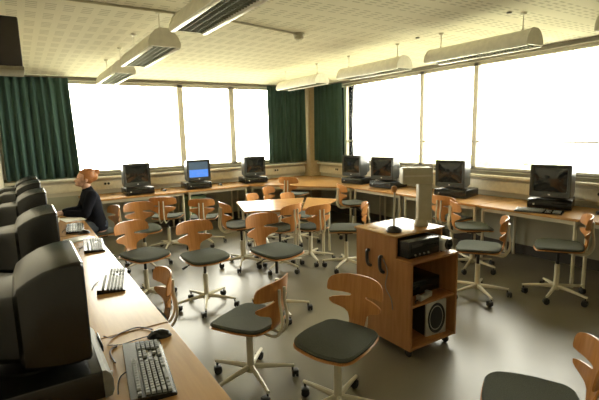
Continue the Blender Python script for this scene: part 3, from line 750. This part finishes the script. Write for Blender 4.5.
# local frame: facing -X, origin on the floor under the hips
pr_ = empty('person', (.72, 5.86, 0))
ZS = .476
pel = (0, 0, ZS+.105); ch = (-.085, 0, .86); nk = (-.135, 0, 1.035); hd = (-.175, 0, 1.165)
def torso(b, e=0.0):
    sec = [((.01, ZS+.02+e), .10, .165), ((.0, ZS+.11), .115, .178), ((-.02, .68), .098, .150), ((-.05, .77), .098, .150), ((-.08, .87), .105, .170), ((-.10, .95), .095, .180), ((-.115, 1.0), .07, .15), ((-.122, 1.03), .05, .08)]
    rings = []
    for (x, z), rx, ry in sec:
        rings.append([Vector((x + (rx+e)*math.cos(a), (ry+e)*math.sin(a), z)) for a in [2*PI*i/24 for i in range(24)]])
    b.loft(rings)
ARM = {-1: [(-.105, -.175, .975), (-.15, -.225, .80), (-.17, -.235, .755), (-.30, -.14, .765), (-.375, -.08, .768)],
        1: [(-.105, .175, .975), (-.15, .225, .80), (-.17, .235, .755), (-.30, .15, .765), (-.375, .10, .768)]}
LEG = {-1: [(-.0, -.09, ZS+.09), (-.20, -.105, ZS+.075), (-.41, -.11, ZS+.045), (-.43, -.11, .34), (-.40, -.11, .09)],
        1: [(-.0, .09, ZS+.09), (-.20, .105, ZS+.075), (-.41, .12, ZS+.045), (-.35, .12, .34), (-.28, .12, .09)]}
b = MB(); torso(b, -.006)
limb(b, [(-.12, 0, .99), (-.142, 0, 1.06), (-.160, 0, 1.12)], [.055, .05, .052])
# head
b.sphere((-.165, 0, 1.195), .1, (.94, .76, 1.0), 24); b.sphere((-.205, 0, 1.145), .07, (.85, .78, 1.0), 18)
b.sphere((-.248, 0, 1.112), .024, (1, 1, .9)); b.tube([(-.255, 0, 1.19), (-.278, 0, 1.155), (-.262, 0, 1.143)], [.009, .015, .012], 10)
for s in (-1, 1):
    b.sphere((-.16, s*.078, 1.165), .03, (.7, .3, 1.1)); b.sphere((-.235, s*.04, 1.155), .026); b.sphere((-.225, s*.035, 1.205), .02, (1.2, 1.4, .5))
b.sphere((-.255, 0, 1.133), .014, (1, 1.6, .55)); b.sphere((-.253, 0, 1.124), .014, (1, 1.4, .55))
for s in (-1, 1):
    limb(b, ARM[s], [.048, .042, .038, .033, .025]); limb(b, LEG[s], [.078, .075, .058, .052, .036])
    w = Vector(ARM[s][-1]); d = Vector((-.9, -s*.35, -.05)).normalized(); sd = Vector((-d.y, d.x, 0))
    b.sphere(w + d*.045, .04, (1.05, .9, .36))
    for k, (off, ln) in enumerate(((-.029, .058), (-.010, .068), (.010, .066), (.028, .052))):
        p0 = w + d*.065 + sd*off; p1 = p0 + d*ln*.5 + Vector((0, 0, .006)); p2 = p0 + d*ln*.8 + Vector((0, 0, -.008)); p3 = p0 + d*ln*.95 + Vector((0, 0, -.020))
        b.tube([p0 - d*.02, p0, p1, p2, p3], [.009, .0092, .0085, .0078, .006], 8)
    th = sd*(s*.032)*(-1); q0 = w + d*.02 + th*.7
    b.tube([q0, q0 + d*.025 + th*.7, q0 + d*.05 + th*.9 + Vector((0, 0, -.008))], [.011, .0098, .0075], 8)
    f0 = Vector(LEG[s][-1]); b.tube([f0 + Vector((.03, 0, -.03)), f0 + Vector((-.05, 0, -.045)), f0 + Vector((-.14, 0, -.06))], [.034, .034, .022], 10)
remeshed(b, 'body', M['skin'], pr_, .006, 2)
b = MB(); torso(b, .012)
limb(b, [(-.115, 0, .985), (-.13, 0, 1.03)], [.075, .064])
for s in (-1, 1): limb(b, ARM[s][:-1] + [(ARM[s][-1][0]+.015, ARM[s][-1][1], ARM[s][-1][2])], [.066, .056, .052, .045, .037])
o = remeshed(b, 'sweater', M['sweater'], pr_, .010, 3); o['label'] = 'dark navy sweater'
b = MB(); b.sphere((0, 0, ZS+.095), .155, (.86, 1.2, .70), 20)
for s in (-1, 1): limb(b, LEG[s], [.095, .090, .072, .066, .056])
o = remeshed(b, 'trousers', M['jeans'], pr_, .012, 3); o['label'] = 'blue denim trousers'
for s in (-1, 1):
    f0 = Vector(LEG[s][-1]); b = MB()
    b.sphere((f0.x+.0, f0.y, .048), .05, (1.0, .85, .9)); b.sphere((f0.x-.075, f0.y, .038), .05, (1.3, .85, .68)); b.sphere((f0.x-.13, f0.y, .032), .042, (1.1, .9, .68))
    b.box((f0.x-.06, f0.y, .010), (.24, .07, .018), .008); remeshed(b, 'shoe', M['shoe'], pr_, .008, 2)
# hair: swept back into a small knot
b = MB(); rn = random.Random(3)
vs = b.sphere((-.150, 0, 1.205), .110, (.98, .80, .98), 30)
for v in list(vs):
    p = v.co
    if p.x < -.205 and p.z < 1.245 or (p.z < 1.16 and p.x < -.16) or p.z < 1.10: b.bm.verts.remove(v)
vs = [v for v in b.bm.verts]
for v in vs: v.co += v.co.normalized()*0 + Vector((1, 1, 1))*(noise.noise(v.co*40)*.004)
bmesh.ops.holes_fill(b.bm, edges=[e for e in b.bm.edges if e.is_boundary], sides=0)
b.sphere((-.185, 0, 1.262), .050, (1.0, 1.25, .62), 20); b.sphere((-.125, 0, 1.262), .058, (1.1, 1.15, .75), 20)
b.sphere((-.075, 0, 1.20), .07, (.8, .9, 1.0)); b.sphere((-.042, 0, 1.255), .040, (1, 1, 1))
b.sphere((-.07, 0, 1.235), .035)
for k in range(16):
    a = rn.uniform(-1.2, 1.2); b.tube([(-.20, .06*math.sin(a), 1.285), (-.12, .075*math.sin(a), 1.30), (-.05, .02*math.sin(a), 1.27)], [.006, .009, .006], 6)
remeshed(b, 'hair', M['hair'], pr_, .007, 1)['label'] = 'reddish blond hair tied in a small knot'
for s in (-1, 1):
    b = MB(); b.sphere((-.2475, s*.033, 1.182), .0095, (.6, 1.2, .7)); b.build('eye', M['eye'], pr_)
for c_ in pr_.children:
    for v in c_.data.vertices:
        if v.co.z > .60: v.co.x += .15 * (v.co.z - .60); v.co.z -= .045 * (v.co.z - .60)
tag(pr_, 'person in a dark sweater with red-blond tied hair, sitting at the far left desk', 'person')

# ------------------------------------------------------------------ trees beyond (faint)
for i, (x, y, h, w, lab) in enumerate(((34, 20, 3.0, 9, 'pale yellow-green hedge beyond the rightmost window'), )):
    b = MB(); rn = random.Random(i)
    for k in range(26):
        b.sphere((x + rn.uniform(-1, 1), y + rn.uniform(-w, w), -3.5 + rn.uniform(.3, h*.6)), rn.uniform(.7, 1.3), (1, 1.2, 1), 10)
    tag(b.build('hedge', M['leaf']), lab, 'hedge')

# ------------------------------------------------------------------ light: overcast sky through the windows
w = bpy.data.worlds.new('sky'); S.world = w; w.use_nodes = True
nt = w.node_tree; bg = nt.nodes['Background']
tc = nt.nodes.new('ShaderNodeTexCoord'); sp = nt.nodes.new('ShaderNodeSeparateXYZ'); cr = nt.nodes.new('ShaderNodeValToRGB')
nt.links.new(tc.outputs['Generated'], sp.inputs[0]); nt.links.new(sp.outputs[2], cr.inputs[0])
cr.color_ramp.elements[0].position = 0; cr.color_ramp.elements[0].color = (.98, .955, .80, 1)
cr.color_ramp.elements[1].position = .5; cr.color_ramp.elements[1].color = (.98, .96, .81, 1)
nt.links.new(cr.outputs[0], bg.inputs['Color']); bg.inputs['Strength'].default_value = 17.0
for (loc, rot, sx, sy) in (((2.52, Y1+.2, 1.8), (-PI/2, 0, 0), 5.0, 1.5), ((X1+.2, 4.82, 1.8), (PI/2, 0, PI/2), 5.2, 1.5)):
    l = bpy.data.lights.new('window_portal', 'AREA'); l.shape = 'RECTANGLE'; l.size = sx; l.size_y = sy; l.cycles.is_portal = True
    o = bpy.data.objects.new('window_portal', l); COL.objects.link(o); o.location = loc; o.rotation_euler = rot

# ------------------------------------------------------------------ camera
f, yaw, pitch, roll, h = 433.6, .568, .156, -.026, 1.649
cam = bpy.data.cameras.new('camera'); cam.sensor_width = 36; cam.lens = f * 36 / 599; cam.clip_start = .02
co = bpy.data.objects.new('camera', cam); COL.objects.link(co)
fw = Vector((math.sin(yaw)*math.cos(pitch), math.cos(yaw)*math.cos(pitch), -math.sin(pitch)))
r = Vector((math.cos(yaw), -math.sin(yaw), 0)); u = r.cross(fw)
r2 = r*math.cos(roll) + u*math.sin(roll); u2 = -r*math.sin(roll) + u*math.cos(roll)
mw = Matrix((( r2.x, u2.x, -fw.x, 0), (r2.y, u2.y, -fw.y, 0), (r2.z, u2.z, -fw.z, h), (0, 0, 0, 1)))
co.matrix_world = mw
S.camera = co
vs_ = S.view_settings; vs_.view_transform = 'Standard'; vs_.look = 'None'; vs_.exposure = 0.15; vs_.gamma = 1; vs_.use_curve_mapping = False
